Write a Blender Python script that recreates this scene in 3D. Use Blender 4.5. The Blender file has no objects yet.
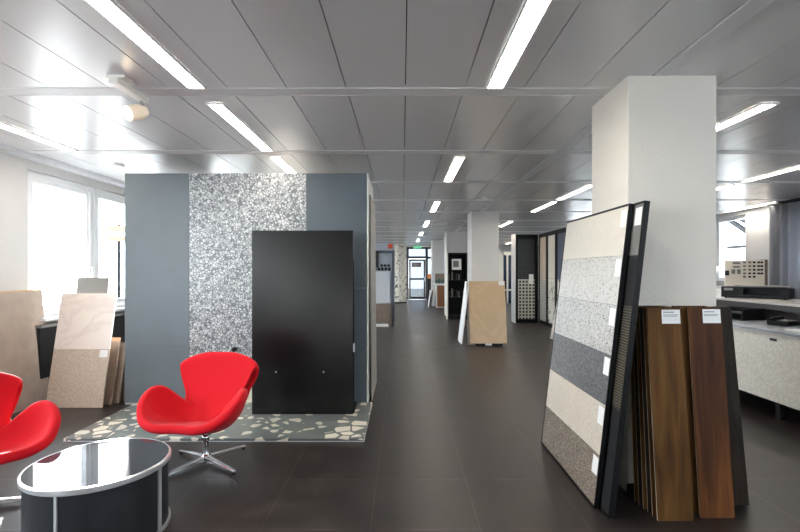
import bpy, bmesh, math, random
from mathutils import Vector, Matrix
R = math.radians
random.seed(7)
S = bpy.context.scene
COL = S.collection

# ------------------------------------------------------------------ materials
def new_mat(name):
    m = bpy.data.materials.new(name); m.use_nodes = True
    nt = m.node_tree
    return m, nt, nt.nodes['Principled BSDF']

def srgb(r, g, b):
    f = lambda c: (c/255/12.92) if c/255 <= .04045 else ((c/255+.055)/1.055)**2.4
    return (f(r), f(g), f(b), 1)

def plain(name, rgb, rough=.5, metal=0, noise=0, nscale=8, bump=0, bscale=200, spec=.5, coat=0, sheen=0, stretch=None):
    m, nt, b = new_mat(name)
    c = srgb(*rgb)
    b.inputs['Base Color'].default_value = c
    b.inputs['Roughness'].default_value = rough
    b.inputs['Metallic'].default_value = metal
    b.inputs['Specular IOR Level'].default_value = spec
    b.inputs['Coat Weight'].default_value = coat
    b.inputs['Sheen Weight'].default_value = sheen
    tc = nt.nodes.new('ShaderNodeTexCoord')
    vec = tc.outputs['Object']
    if stretch:
        mp = nt.nodes.new('ShaderNodeMapping'); mp.inputs['Scale'].default_value = stretch
        nt.links.new(vec, mp.inputs['Vector']); vec = mp.outputs['Vector']
    if noise:
        n = nt.nodes.new('ShaderNodeTexNoise'); n.inputs['Scale'].default_value = nscale
        n.inputs['Detail'].default_value = 6
        nt.links.new(vec, n.inputs['Vector'])
        r = nt.nodes.new('ShaderNodeValToRGB')
        r.color_ramp.elements[0].position = .3; r.color_ramp.elements[1].position = .7
        r.color_ramp.elements[0].color = tuple(v*(1-noise) for v in c[:3])+(1,)
        r.color_ramp.elements[1].color = tuple(min(1, v*(1+noise)) for v in c[:3])+(1,)
        nt.links.new(n.outputs['Fac'], r.inputs['Fac'])
        nt.links.new(r.outputs['Color'], b.inputs['Base Color'])
    if bump:
        n2 = nt.nodes.new('ShaderNodeTexNoise'); n2.inputs['Scale'].default_value = bscale
        n2.inputs['Detail'].default_value = 3
        nt.links.new(vec, n2.inputs['Vector'])
        bp = nt.nodes.new('ShaderNodeBump'); bp.inputs['Strength'].default_value = bump
        bp.inputs['Distance'].default_value = .004
        nt.links.new(n2.outputs['Fac'], bp.inputs['Height'])
        nt.links.new(bp.outputs['Normal'], b.inputs['Normal'])
    return m

def emit(name, rgb, strength):
    m, nt, b = new_mat(name)
    b.inputs['Base Color'].default_value = srgb(*rgb)
    b.inputs['Emission Color'].default_value = srgb(*rgb)
    b.inputs['Emission Strength'].default_value = strength
    return m

def terrazzo(name, base, chips, scale, edge=.05, keep=.0, rough=.3, jitter=1.0, base2=None):
    """chips: list of colours chosen per cell; keep: share of cells left without a chip"""
    m, nt, b = new_mat(name)
    N, L = nt.nodes, nt.links
    tc = N.new('ShaderNodeTexCoord')
    v1 = N.new('ShaderNodeTexVoronoi'); v1.feature = 'DISTANCE_TO_EDGE'
    v2 = N.new('ShaderNodeTexVoronoi'); v2.feature = 'F1'
    for v in (v1, v2):
        v.inputs['Scale'].default_value = scale; v.inputs['Randomness'].default_value = jitter
        L.new(tc.outputs['Object'], v.inputs['Vector'])
    sep = N.new('ShaderNodeSeparateColor'); L.new(v2.outputs['Color'], sep.inputs['Color'])
    # chip mask: far enough from the cell edge, edge width varies per cell
    ad = N.new('ShaderNodeMath'); ad.operation = 'MULTIPLY_ADD'
    L.new(sep.outputs['Green'], ad.inputs[0]); ad.inputs[1].default_value = edge*1.6; ad.inputs[2].default_value = edge*.4
    gt = N.new('ShaderNodeMath'); gt.operation = 'GREATER_THAN'
    L.new(v1.outputs['Distance'], gt.inputs[0]); L.new(ad.outputs[0], gt.inputs[1])
    kp = N.new('ShaderNodeMath'); kp.operation = 'GREATER_THAN'
    L.new(sep.outputs['Blue'], kp.inputs[0]); kp.inputs[1].default_value = keep
    mu = N.new('ShaderNodeMath'); mu.operation = 'MULTIPLY'
    L.new(gt.outputs[0], mu.inputs[0]); L.new(kp.outputs[0], mu.inputs[1])
    ramp = N.new('ShaderNodeValToRGB'); ramp.color_ramp.interpolation = 'CONSTANT'
    els = ramp.color_ramp.elements
    els[0].color = srgb(*chips[0]); els[0].position = 0
    els[1].color = srgb(*chips[-1]); els[1].position = (len(chips)-1)/len(chips)
    for i in range(1, len(chips)-1):
        e = els.new(i/len(chips)); e.color = srgb(*chips[i])
    L.new(sep.outputs['Red'], ramp.inputs['Fac'])
    nz = N.new('ShaderNodeTexNoise'); nz.inputs['Scale'].default_value = 5; nz.inputs['Detail'].default_value = 5
    L.new(tc.outputs['Object'], nz.inputs['Vector'])
    bmix = N.new('ShaderNodeMix'); bmix.data_type = 'RGBA'
    bmix.inputs['A'].default_value = srgb(*base); bmix.inputs['B'].default_value = srgb(*(base2 or [c*.9 for c in base]))
    L.new(nz.outputs['Fac'], bmix.inputs['Factor'])
    mix = N.new('ShaderNodeMix'); mix.data_type = 'RGBA'
    L.new(mu.outputs[0], mix.inputs['Factor'])
    L.new(bmix.outputs['Result'], mix.inputs['A']); L.new(ramp.outputs['Color'], mix.inputs['B'])
    L.new(mix.outputs['Result'], b.inputs['Base Color'])
    b.inputs['Roughness'].default_value = rough
    return m

def wood(name, dark, mid, light, rough=.4, scale=1.0):
    m, nt, b = new_mat(name)
    N, L = nt.nodes, nt.links
    tc = N.new('ShaderNodeTexCoord'); oi = N.new('ShaderNodeObjectInfo')
    mp = N.new('ShaderNodeMapping'); mp.inputs['Scale'].default_value = (9*scale, 9*scale, .9*scale)
    cmb = N.new('ShaderNodeCombineXYZ')
    mm = N.new('ShaderNodeMath'); mm.operation = 'MULTIPLY'; mm.inputs[1].default_value = 37
    L.new(oi.outputs['Random'], mm.inputs[0]); L.new(mm.outputs[0], cmb.inputs['X']); L.new(mm.outputs[0], cmb.inputs['Z'])
    L.new(cmb.outputs['Vector'], mp.inputs['Location'])
    L.new(tc.outputs['Object'], mp.inputs['Vector'])
    n = N.new('ShaderNodeTexNoise'); n.inputs['Scale'].default_value = 1.3; n.inputs['Detail'].default_value = 8
    n.inputs['Distortion'].default_value = 1.2
    L.new(mp.outputs['Vector'], n.inputs['Vector'])
    mp2 = N.new('ShaderNodeMapping'); mp2.inputs['Scale'].default_value = (160, 160, 3)
    L.new(tc.outputs['Object'], mp2.inputs['Vector'])
    n2 = N.new('ShaderNodeTexNoise'); n2.inputs['Scale'].default_value = 1; n2.inputs['Detail'].default_value = 4
    L.new(mp2.outputs['Vector'], n2.inputs['Vector'])
    ma = N.new('ShaderNodeMath'); ma.operation = 'MULTIPLY_ADD'; ma.inputs[1].default_value = .22
    L.new(n2.outputs['Fac'], ma.inputs[0]); 
    sb = N.new('ShaderNodeMath'); sb.operation = 'SUBTRACT'; sb.inputs[1].default_value = .11
    L.new(n.outputs['Fac'], sb.inputs[0]); L.new(sb.outputs[0], ma.inputs[2])
    r = N.new('ShaderNodeValToRGB')
    r.color_ramp.elements[0].position = .3; r.color_ramp.elements[0].color = srgb(*dark)
    r.color_ramp.elements[1].position = .72; r.color_ramp.elements[1].color = srgb(*light)
    e = r.color_ramp.elements.new(.5); e.color = srgb(*mid)
    L.new(ma.outputs[0], r.inputs['Fac']); L.new(r.outputs['Color'], b.inputs['Base Color'])
    b.inputs['Roughness'].default_value = rough; b.inputs['Specular IOR Level'].default_value = .15
    return m

def marble(name, base, vein, rough=.3, scale=2.2, amount=.5):
    m, nt, b = new_mat(name)
    N, L = nt.nodes, nt.links
    tc = N.new('ShaderNodeTexCoord')
    n = N.new('ShaderNodeTexNoise'); n.inputs['Scale'].default_value = scale; n.inputs['Detail'].default_value = 7
    n.inputs['Distortion'].default_value = 1.6
    L.new(tc.outputs['Object'], n.inputs['Vector'])
    s = N.new('ShaderNodeMath'); s.operation = 'SUBTRACT'; s.inputs[1].default_value = .5
    L.new(n.outputs['Fac'], s.inputs[0])
    a = N.new('ShaderNodeMath'); a.operation = 'ABSOLUTE'; L.new(s.outputs[0], a.inputs[0])
    r = N.new('ShaderNodeValToRGB')
    r.color_ramp.elements[0].position = 0
    r.color_ramp.elements[0].color = tuple(v*amount+w*(1-amount) for v, w in zip(srgb(*vein)[:3], srgb(*base)[:3]))+(1,)
    r.color_ramp.elements[1].position = .06; r.color_ramp.elements[1].color = srgb(*base)
    L.new(a.outputs[0], r.inputs['Fac']); L.new(r.outputs['Color'], b.inputs['Base Color'])
    b.inputs['Roughness'].default_value = rough
    return m

def pane_mat(name, tint=(1, 1, 1), refl=.12):
    m, nt, b = new_mat(name)
    N, L = nt.nodes, nt.links
    N.remove(b)
    t = N.new('ShaderNodeBsdfTransparent'); t.inputs['Color'].default_value = (*tint, 1)
    g = N.new('ShaderNodeBsdfGlossy'); g.inputs['Roughness'].default_value = .02
    lw = N.new('ShaderNodeLayerWeight'); lw.inputs['Blend'].default_value = .5
    pw = N.new('ShaderNodeMath'); pw.operation = 'POWER'; pw.inputs[1].default_value = 5; L.new(lw.outputs['Facing'], pw.inputs[0])
    fr = N.new('ShaderNodeMath'); fr.operation = 'MULTIPLY_ADD'; fr.inputs[1].default_value = .6; fr.inputs[2].default_value = .03; L.new(pw.outputs[0], fr.inputs[0])
    mx = N.new('ShaderNodeMixShader')
    L.new(fr.outputs[0], mx.inputs['Fac']); L.new(t.outputs[0], mx.inputs[1]); L.new(g.outputs[0], mx.inputs[2])
    L.new(mx.outputs[0], N['Material Output'].inputs['Surface'])
    return m

def floor_mat():
    m, nt, b = new_mat('dark stone tiles')
    N, L = nt.nodes, nt.links
    tc = N.new('ShaderNodeTexCoord')
    mp = N.new('ShaderNodeMapping'); mp.inputs['Location'].default_value = (.175+6, -3.11+6.0, 0)
    L.new(tc.outputs['Object'], mp.inputs['Vector'])
    br = N.new('ShaderNodeTexBrick'); br.offset = 0; br.squash = 1
    br.inputs['Scale'].default_value = 1; br.inputs['Brick Width'].default_value = .6
    br.inputs['Row Height'].default_value = .6; br.inputs['Mortar Size'].default_value = .0035
    br.inputs['Mortar Smooth'].default_value = .1
    br.inputs['Color1'].default_value = (.9, .9, .9, 1); br.inputs['Color2'].default_value = (1.05, 1.05, 1.05, 1)
    br.inputs['Mortar'].default_value = (2.9, 2.8, 2.7, 1)
    L.new(mp.outputs['Vector'], br.inputs['Vector'])
    n = N.new('ShaderNodeTexNoise'); n.inputs['Scale'].default_value = 3.2; n.inputs['Detail'].default_value = 9
    n.inputs['Roughness'].default_value = .65
    L.new(tc.outputs['Object'], n.inputs['Vector'])
    r = N.new('ShaderNodeValToRGB')
    r.color_ramp.elements[0].position = .32; r.color_ramp.elements[0].color = srgb(*FLOOR_A)
    r.color_ramp.elements[1].position = .7; r.color_ramp.elements[1].color = srgb(*FLOOR_B)
    L.new(n.outputs['Fac'], r.inputs['Fac'])
    mu = N.new('ShaderNodeMix'); mu.data_type = 'RGBA'; mu.blend_type = 'MULTIPLY'; mu.inputs['Factor'].default_value = 1
    L.new(r.outputs['Color'], mu.inputs['A']); L.new(br.outputs['Color'], mu.inputs['B'])
    L.new(mu.outputs['Result'], b.inputs['Base Color'])
    b.inputs['Specular IOR Level'].default_value = .55
    rr = N.new('ShaderNodeMapRange'); rr.inputs['To Min'].default_value = .3; rr.inputs['To Max'].default_value = .48
    L.new(n.outputs['Fac'], rr.inputs['Value']); L.new(rr.outputs['Result'], b.inputs['Roughness'])
    bp = N.new('ShaderNodeBump'); bp.inputs['Strength'].default_value = .15; bp.inputs['Distance'].default_value = .002
    L.new(n.outputs['Fac'], bp.inputs['Height']); L.new(bp.outputs['Normal'], b.inputs['Normal'])
    return m

def pattern_mat(name, kind, a, c, scale):
    """small repeating tile patterns: 'lattice', 'rows', 'mosaic', 'blobs'"""
    m, nt, b = new_mat(name)
    N, L = nt.nodes, nt.links
    tc = N.new('ShaderNodeTexCoord')
    ca, cb = srgb(*a), srgb(*c)
    if kind in ('rows', 'mosaic', 'lattice'):
        sp = N.new('ShaderNodeSeparateXYZ'); L.new(tc.outputs['Object'], sp.inputs[0])
        def saw(sock, freq, thr):
            x = N.new('ShaderNodeMath'); x.operation = 'MULTIPLY'; x.inputs[1].default_value = freq; L.new(sock, x.inputs[0])
            f = N.new('ShaderNodeMath'); f.operation = 'FRACT'; L.new(x.outputs[0], f.inputs[0])
            g = N.new('ShaderNodeMath'); g.operation = 'GREATER_THAN'; g.inputs[1].default_value = thr; L.new(f.outputs[0], g.inputs[0])
            return g.outputs[0]
        if kind == 'rows':
            fac = saw(sp.outputs['Z'], scale, .8)
        else:
            u = saw(sp.outputs['X'], scale, .62 if kind == 'lattice' else .15); w = saw(sp.outputs['Z'], scale, .62 if kind == 'lattice' else .15)
            o = N.new('ShaderNodeMath'); o.operation = 'MULTIPLY' if kind == 'mosaic' else 'MAXIMUM'
            L.new(u, o.inputs[0]); L.new(w, o.inputs[1]); fac = o.outputs[0]
    else:
        mp = N.new('ShaderNodeMapping'); mp.inputs['Scale'].default_value = (1.6, 1.6, .9)
        oi = N.new('ShaderNodeObjectInfo'); cb_ = N.new('ShaderNodeCombineXYZ'); ml = N.new('ShaderNodeMath'); ml.operation = 'MULTIPLY'; ml.inputs[1].default_value = 50
        L.new(oi.outputs['Random'], ml.inputs[0]); L.new(ml.outputs[0], cb_.inputs['Y']); L.new(cb_.outputs[0], mp.inputs['Location'])
        L.new(tc.outputs['Object'], mp.inputs['Vector'])
        n = N.new('ShaderNodeTexNoise'); n.inputs['Scale'].default_value = scale; n.inputs['Detail'].default_value = 2
        n.inputs['Distortion'].default_value = 1.5
        L.new(mp.outputs['Vector'], n.inputs['Vector'])
        g = N.new('ShaderNodeMath'); g.operation = 'GREATER_THAN'; g.inputs[1].default_value = .6
        L.new(n.outputs['Fac'], g.inputs[0]); fac = g.outputs[0]
    mx = N.new('ShaderNodeMix'); mx.data_type = 'RGBA'
    mx.inputs['A'].default_value = ca; mx.inputs['B'].default_value = cb
    L.new(fac, mx.inputs['Factor']); L.new(mx.outputs['Result'], b.inputs['Base Color'])
    b.inputs['Roughness'].default_value = .35
    return m

FLOOR_A, FLOOR_B = (28, 23, 22), (55, 47, 44)
WHITE = plain('white wall paint', (206, 204, 202), .8, bump=.25, bscale=90)
PLASTER = plain('rough cream plaster', (222, 216, 206), .75, bump=1.0, bscale=70)
FLOOR = floor_mat()
CEIL = plain('grey satin metal panel', (226, 226, 228), .26, metal=.1)
CEILDARK = plain('dark ceiling void', (30, 30, 32), .9)
CEILBAR = plain('pale metal ceiling rail', (222, 222, 224), .4, metal=0)
FRAMEW = plain('white window frame plastic', (232, 233, 234), .35)
GLASS = pane_mat('window pane', (.95, .98, 1))
LAMP = emit('fluorescent tube light', (255, 247, 236), 11)
LAMPW = plain('white louvre metal', (238, 236, 230), .3)
RED = plain('red upholstery', (194, 6, 24), .8, bump=.18, bscale=700, sheen=.1, spec=.2)
CHROME = plain('polished aluminium', (205, 205, 208), .16, metal=1)
SATIN = plain('satin silver trim', (215, 215, 218), .28, metal=.6)
RUBBER = plain('black rubber', (18, 18, 18), .6)
BLACKGLASS = plain('dark grey glass top', (58, 60, 64), .03, spec=.28)
DRUM = plain('charcoal drum panel', (30, 33, 38), .42)
BLACKBOARD = plain('black satin board', (14, 14, 15), .24, spec=.45)
BLACK = plain('black powder coat', (13, 13, 14), .45, spec=.2)
BLACKM = plain('black matt frame', (18, 18, 19), .6, spec=.2)
BLUEGREY = plain('blue grey stone tile', (104, 114, 120), .5, noise=.06, nscale=3)
SHADED_BLUEGREY = plain('shaded blue grey stone tile', (84, 94, 101), .45, noise=.06, nscale=3)  # darker copy of the blue grey facing, shade put into the colour
TERR_BW = terrazzo('grey and white chip terrazzo', (112, 117, 121), [(190, 193, 195), (206, 209, 210), (164, 168, 171), (196, 199, 200)], 37, .085, .05)
TERR_FLOOR = terrazzo('large chip terrazzo', (112, 119, 116), [(236, 228, 210), (226, 220, 206), (242, 234, 220)], 8.5, .13, .3, rough=.28, base2=(100, 107, 105))
CREAM = plain('cream stone', (226, 216, 200), .45, noise=.04, nscale=6)
T1 = plain('plain cream tile', (214, 208, 195), .45, noise=.03, nscale=20)
T2 = terrazzo('white fleck tile', (212, 210, 203), [(124, 120, 114), (100, 98, 94), (150, 146, 140)], 95, .2, .58, rough=.4)
T3 = terrazzo('pale grey fleck tile', (196, 195, 190), [(104, 102, 98), (70, 70, 68), (216, 215, 210), (134, 132, 128)], 100, .18, .35, rough=.4)
T4 = terrazzo('dark grey fleck tile', (94, 95, 96), [(52, 52, 54), (140, 141, 142), (104, 105, 106), (44, 44, 46)], 125, .12, .2, rough=.4)
T5 = terrazzo('warm cream fleck tile', (214, 203, 187), [(190, 168, 146), (172, 152, 132), (228, 220, 208), (150, 134, 120)], 115, .22, .5, rough=.4)
T6 = terrazzo('brown grey fleck tile', (116, 104, 93), [(166, 152, 138), (196, 184, 168), (84, 74, 66), (140, 126, 112)], 120, .12, .15, rough=.4)
TRIB = pattern_mat('ribbed dark tile', 'rows', (28, 28, 28), (150, 140, 118), 62)
TDARK = plain('charcoal tile', (38, 38, 39), .45, spec=.25)
TMID = plain('mid grey tile', (118, 117, 114), .45)
TAUPE = plain('taupe stone slab', (176, 161, 148), .5, noise=.08, nscale=9)
RAWEDGE = plain('raw wood edge', (206, 170, 118), .7)
MARBLE_W = marble('pale pink marble', (236, 225, 216), (196, 178, 168), scale=2.0, amount=.3)
BEIGE_CON = terrazzo('beige conglomerate stone', (196, 178, 160), [(202, 185, 167), (188, 170, 153), (198, 181, 163), (206, 190, 174)], 80, .06, .1, rough=.5)
BROWNSLAB = plain('brown limestone slab', (142, 124, 108), .55, noise=.12, nscale=12)
BROWNDK = plain('dark brown slab', (112, 98, 86), .55, noise=.12, nscale=12)
OLIVE = plain('olive grey slab', (112, 110, 104), .5, noise=.06, nscale=20, stretch=(1, 1, 6))
ORANGE = plain('orange stone', (184, 134, 98), .5)
SAND = marble('sand coloured marble', (196, 168, 132), (214, 190, 156), scale=1.3, amount=.4)
SANDEDGE = plain('grey slab edge', (150, 146, 140), .6)
PAPER = plain('white paper', (236, 236, 234), .7)
INK = plain('grey print', (120, 120, 124), .7)
WALNUT = wood('walnut plank', (60, 36, 13), (88, 58, 26), (106, 74, 37), rough=.6)
WALNUT2 = wood('reddish walnut plank', (46, 25, 12), (74, 42, 21), (112, 68, 34), scale=.8, rough=.55)
WALNUTD = wood('dark oak plank', (30, 24, 19), (42, 34, 27), (56, 45, 36), rough=.6)
PLYEDGE = plain('pale plank edge', (176, 160, 140), .7)
DESKP = terrazzo('beige speckled counter front', (226, 222, 210), [(229, 225, 214), (219, 215, 202), (232, 229, 219)], 46, .08, .25, rough=.45)
DESKTOP = plain('grey satin worktop', (142, 149, 160), .3)
BARTOP = plain('grey bar top', (178, 174, 171), .35)
BARDARK = plain('dark brown bar edge', (44, 39, 38), .4)
CURTAIN, _nt, _b = new_mat('grey sheer curtain')
_b.inputs['Base Color'].default_value = srgb(148, 148, 152)
_b.inputs['Roughness'].default_value = .9
_t = _nt.nodes.new('ShaderNodeBsdfTranslucent'); _t.inputs['Color'].default_value = srgb(158, 159, 166)
_mx = _nt.nodes.new('ShaderNodeMixShader'); _mx.inputs['Fac'].default_value = .45
_nt.links.new(_b.outputs[0], _mx.inputs[1]); _nt.links.new(_t.outputs[0], _mx.inputs[2])
_nt.links.new(_mx.outputs[0], _nt.nodes['Material Output'].inputs['Surface'])
GREYPANEL = plain('light blue grey panel', (178, 184, 194), .3)
GREYBOARD = plain('silver grey sheet', (208, 211, 217), .28)
GREYFRAME = plain('slate frame', (92, 98, 110), .5)
FLORAL = pattern_mat('black floral on white', 'blobs', (232, 228, 216), (40, 38, 36), 6.5)
ORNAMENT = pattern_mat('black ornament on white', 'blobs', (220, 216, 204), (60, 58, 56), 6)
LATTICE = pattern_mat('pale woven lattice', 'lattice', (58, 58, 54), (206, 202, 188), 11)
FINEROWS = pattern_mat('fine dark mosaic rows', 'rows', (16, 16, 17), (62, 64, 60), 17)
MOSAIC = pattern_mat('grey mosaic', 'mosaic', (110, 110, 106), (178, 176, 166), 14)
BEIGEP = plain('beige wall tile', (178, 164, 146), .4)
WHITEP = plain('off white tile', (212, 206, 192), .4)
SLATEP = plain('slate blue tile', (84, 92, 108), .35)
BROWNCAB = plain('brown cabinet front', (136, 88, 56), .5, noise=.08)
GREENT = plain('dark green sample', (70, 92, 82), .4)
ORANGEB = plain('orange carton', (224, 150, 90), .6)
ORANGELOGO = plain('orange logo', (214, 88, 48), .5)
DARKBLUEG = plain('dark blue display', (34, 42, 66), .2)
EXITGREEN = emit('green lit exit sign', (70, 150, 110), .7)
MAROON = plain('maroon poster', (110, 62, 58), .5)
WARMLENS = emit('warm lamp lens', (255, 230, 190), 3)
BEIGELAMP = plain('cream lamp housing', (226, 214, 196), .4)
DOORGLASS = pane_mat('tinted door pane', (.26, .28, .3))
DOORGREY = plain('anthracite door frame', (52, 58, 64), .4)
STEEL = plain('grey steel beam', (26, 28, 30), .7, spec=.05)
PAVE = plain('grey paving outside', (136, 134, 130), .9)

# ------------------------------------------------------------------ geometry helpers
def bx(bm, x0, x1, y0, y1, z0, z1):
    vs = [bm.verts.new(p) for p in ((x0,y0,z0),(x1,y0,z0),(x1,y1,z0),(x0,y1,z0),(x0,y0,z1),(x1,y0,z1),(x1,y1,z1),(x0,y1,z1))]
    for f in ((3,2,1,0),(4,5,6,7),(0,1,5,4),(1,2,6,5),(2,3,7,6),(3,0,4,7)):
        bm.faces.new([vs[i] for i in f])

def tube(bm, a, b, r0, r1=None, n=20):
    a, b = Vector(a), Vector(b); r1 = r0 if r1 is None else r1
    d = (b-a).normalized(); u = d.orthogonal().normalized(); w = d.cross(u)
    ra, rb = [], []
    for i in range(n):
        t = 2*math.pi*i/n; o = u*math.cos(t)+w*math.sin(t)
        ra.append(bm.verts.new(a+o*r0)); rb.append(bm.verts.new(b+o*r1))
    for i in range(n):
        j = (i+1) % n; bm.faces.new((ra[i], ra[j], rb[j], rb[i]))
    bm.faces.new(ra[::-1]); bm.faces.new(rb)

def lathe(bm, prof, n=64, a0=0, a1=2*math.pi):
    full = abs(a1-a0-2*math.pi) < 1e-6
    cnt = n if full else n+1
    rings = [[bm.verts.new((r*math.cos(a0+(a1-a0)*i/n), r*math.sin(a0+(a1-a0)*i/n), z)) for i in range(cnt)] for r, z in prof]
    m = len(prof)
    for k in range(m):
        q = (k+1) % m
        for i in range(n):
            j = (i+1) % cnt
            bm.faces.new((rings[k][i], rings[k][j], rings[q][j], rings[q][i]))

def ob(name, bm, mat, parent=None, smooth=False, bevel=0, seg=2):
    bmesh.ops.recalc_face_normals(bm, faces=bm.faces)
    me = bpy.data.meshes.new(name); bm.to_mesh(me); bm.free()
    if smooth:
        for p in me.polygons: p.use_smooth = True
    me.materials.append(mat)
    o = bpy.data.objects.new(name, me); COL.objects.link(o)
    if parent: o.parent = parent
    if bevel:
        b = o.modifiers.new('bevel', 'BEVEL'); b.width = bevel; b.segments = seg; b.limit_method = 'ANGLE'
    return o

def box(name, dims, mat, parent=None, bevel=0):
    bm = bmesh.new(); bx(bm, *dims); return ob(name, bm, mat, parent, bevel=bevel)

def tag(o, label, cat, group=None):
    o['label'] = label; o['category'] = cat
    if group: o['group'] = group
    return o

def thing(name, label, cat, loc=(0, 0, 0), rot=(0, 0, 0), group=None):
    o = bpy.data.objects.new(name, None); COL.objects.link(o)
    o.empty_display_size = .1
    o.location = loc; o.rotation_euler = rot
    return tag(o, label, cat, group)

def struct(o):
    o['kind'] = 'structure'; return o

def copy_tree(o, parent=None):
    c = o.copy(); COL.objects.link(c); c.parent = parent
    for ch in [x for x in o.children]: copy_tree(ch, c)
    return c

# ------------------------------------------------------------------ camera
F, CAMZ, CEILZ = 460.0, 1.41, 2.647
cam = bpy.data.cameras.new('camera'); cam.sensor_width = 36; cam.lens = F/800*36
cam.shift_x = -2.5/800; cam.shift_y = 5/800; cam.clip_start = .05
camo = bpy.data.objects.new('camera', cam); COL.objects.link(camo)
camo.location = (0, 0, CAMZ); camo.rotation_euler = (math.pi/2, 0, 0)
S.camera = camo

# ------------------------------------------------------------------ room shell
X0, X1, Y0, Y1 = -4.0, 6.93, -3.2, 22.8
struct(box('floor', (X0-.3, X1+.3, Y0-.3, Y1+.3, -.1, 0), FLOOR))

def wall_along_y(name, xa, xb, opens, mat=WHITE):
    bm = bmesh.new(); y = Y0-.3
    for (a, b, za, zb) in sorted(opens):
        bx(bm, xa, xb, y, a, 0, 2.75)
        if za > 0: bx(bm, xa, xb, a, b, 0, za)
        bx(bm, xa, xb, a, b, zb, 2.75)
        y = b
    bx(bm, xa, xb, y, Y1+.3, 0, 2.75)
    return struct(ob(name, bm, mat))
LW = [(-2.6, -.1, .9, 2.5), (.6, 3.3, .9, 2.5), (4.9, 7.7, .9, 2.5), (9.6, 12.4, .9, 2.2), (13.4, 16.2, .9, 2.2), (17, 19.7, .9, 2.5)]  # only the third is visible; the others are added for more light
RW = [(-.5, 1.5, 1.2, 2.56), (5.6, 8.2, 1.2, 2.56), (9.3, 10.25, 1.2, 2.56), (12.0, 14.5, 1.2, 2.56), (16.5, 19.5, 1.2, 2.56)]  # the far pair is hidden, added for light
wall_along_y('wall_left', X0-.3, X0, LW)
wall_along_y('wall_right', X1, X1+.3, RW)
bm = bmesh.new()
bx(bm, X0, .18, Y1, Y1+.3, 0, 2.75); bx(bm, 1.62, X1, Y1, Y1+.3, 0, 2.75); bx(bm, .18, 1.62, Y1, Y1+.3, 2.62, 2.75)
struct(ob('wall_back', bm, WHITE))
FILL_FW = [(1.6, 2.9), (4.2, 6.0)]  # unseen openings behind the camera, added for frontal fill
bm = bmesh.new(); xa = X0
for a, b in FILL_FW:
    bx(bm, xa, a, Y0-.3, Y0, 0, 2.75); bx(bm, a, b, Y0-.3, Y0, 0, .9); bx(bm, a, b, Y0-.3, Y0, 2.5, 2.75); xa = b
bx(bm, xa, X1, Y0-.3, Y0, 0, 2.75)
struct(ob('wall_front', bm, WHITE))

# ceiling: rows of long metal panels, wide rails across, one strip along the column line
bm = bmesh.new()
bars = [3.17+1.61*k for k in range(-4, 13)]
xs = [.02+.4*k for k in range(-10, 4)]           # left edges, up to 1.22 .. 1.58
cols = [(X0, -3.58-.4)] if False else []
e = [X0] + [.02+.4*k for k in range(-10, 4) if .02+.4*k > X0+.01] + [1.58]
cols = [(e[i], e[i+1]) for i in range(len(e)-1) if e[i+1]-e[i] > .02]
e2 = [1.70+.4*k for k in range(0, 14)] + [X1]
cols += [(e2[i], e2[i+1]) for i in range(len(e2)-1) if e2[i+1]-e2[i] > .02]
g = .003
for i in range(len(bars)-1):
    ya, yb = max(bars[i]+.065, Y0), min(bars[i+1]-.065, Y1)
    if yb <= ya: continue
    for xa, xb in cols:
        bx(bm, xa+g, xb-g, ya, yb, CEILZ, CEILZ+.02)
struct(ob('ceiling', bm, CEIL))
bm = bmesh.new()
for y in bars:
    if Y0 < y < Y1:
        bx(bm, X0, X1, y-.061, y+.061, CEILZ-.003, CEILZ+.02)
        bx(bm, X0, X1, y-.065, y-.0615, CEILZ-.0045, CEILZ+.02)
        bx(bm, X0, X1, y+.0615, y+.065, CEILZ-.0045, CEILZ+.02)
struct(ob('trim_1', bm, CEILBAR))
bm = bmesh.new()
bx(bm, 1.585, 1.695, Y0, 2.9, CEILZ-.006, CEILZ+.02); bx(bm, 1.585, 1.695, 3.47, 9.45, CEILZ-.006, CEILZ+.02); bx(bm, 1.585, 1.695, 10.1, Y1, CEILZ-.006, CEILZ+.02)
struct(ob('trim_2', bm, CEILBAR))
struct(box('trim_3', (X0, X0+.12, Y0, Y1, CEILZ-.05, CEILZ-.001), CEILBAR))
struct(box('ceiling_void', (X0-.3, X1+.3, Y0-.3, Y1+.3, 2.75, 2.85), CEILDARK))

# columns standing free, plus the wall blocks deeper in the room
def column(x0, x1, y0, y1, mat=PLASTER):
    bm = bmesh.new(); bx(bm, x0, x1, y0, y1, 0, CEILZ-.0005); return struct(ob('column', bm, mat, bevel=.006))
column(1.423, 1.983, 2.903, 3.46)
column(1.42, 1.99, 9.48, 10.05, WHITE)
column(1.36, 2.3, 14.2, 14.9, WHITE)
column(1.18, 1.85, 18.45, 19.0, WHITE)
struct(box('baseboard_column', (1.415, 1.991, 2.894, 2.9028, 0, .07), BLACKM))

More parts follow.
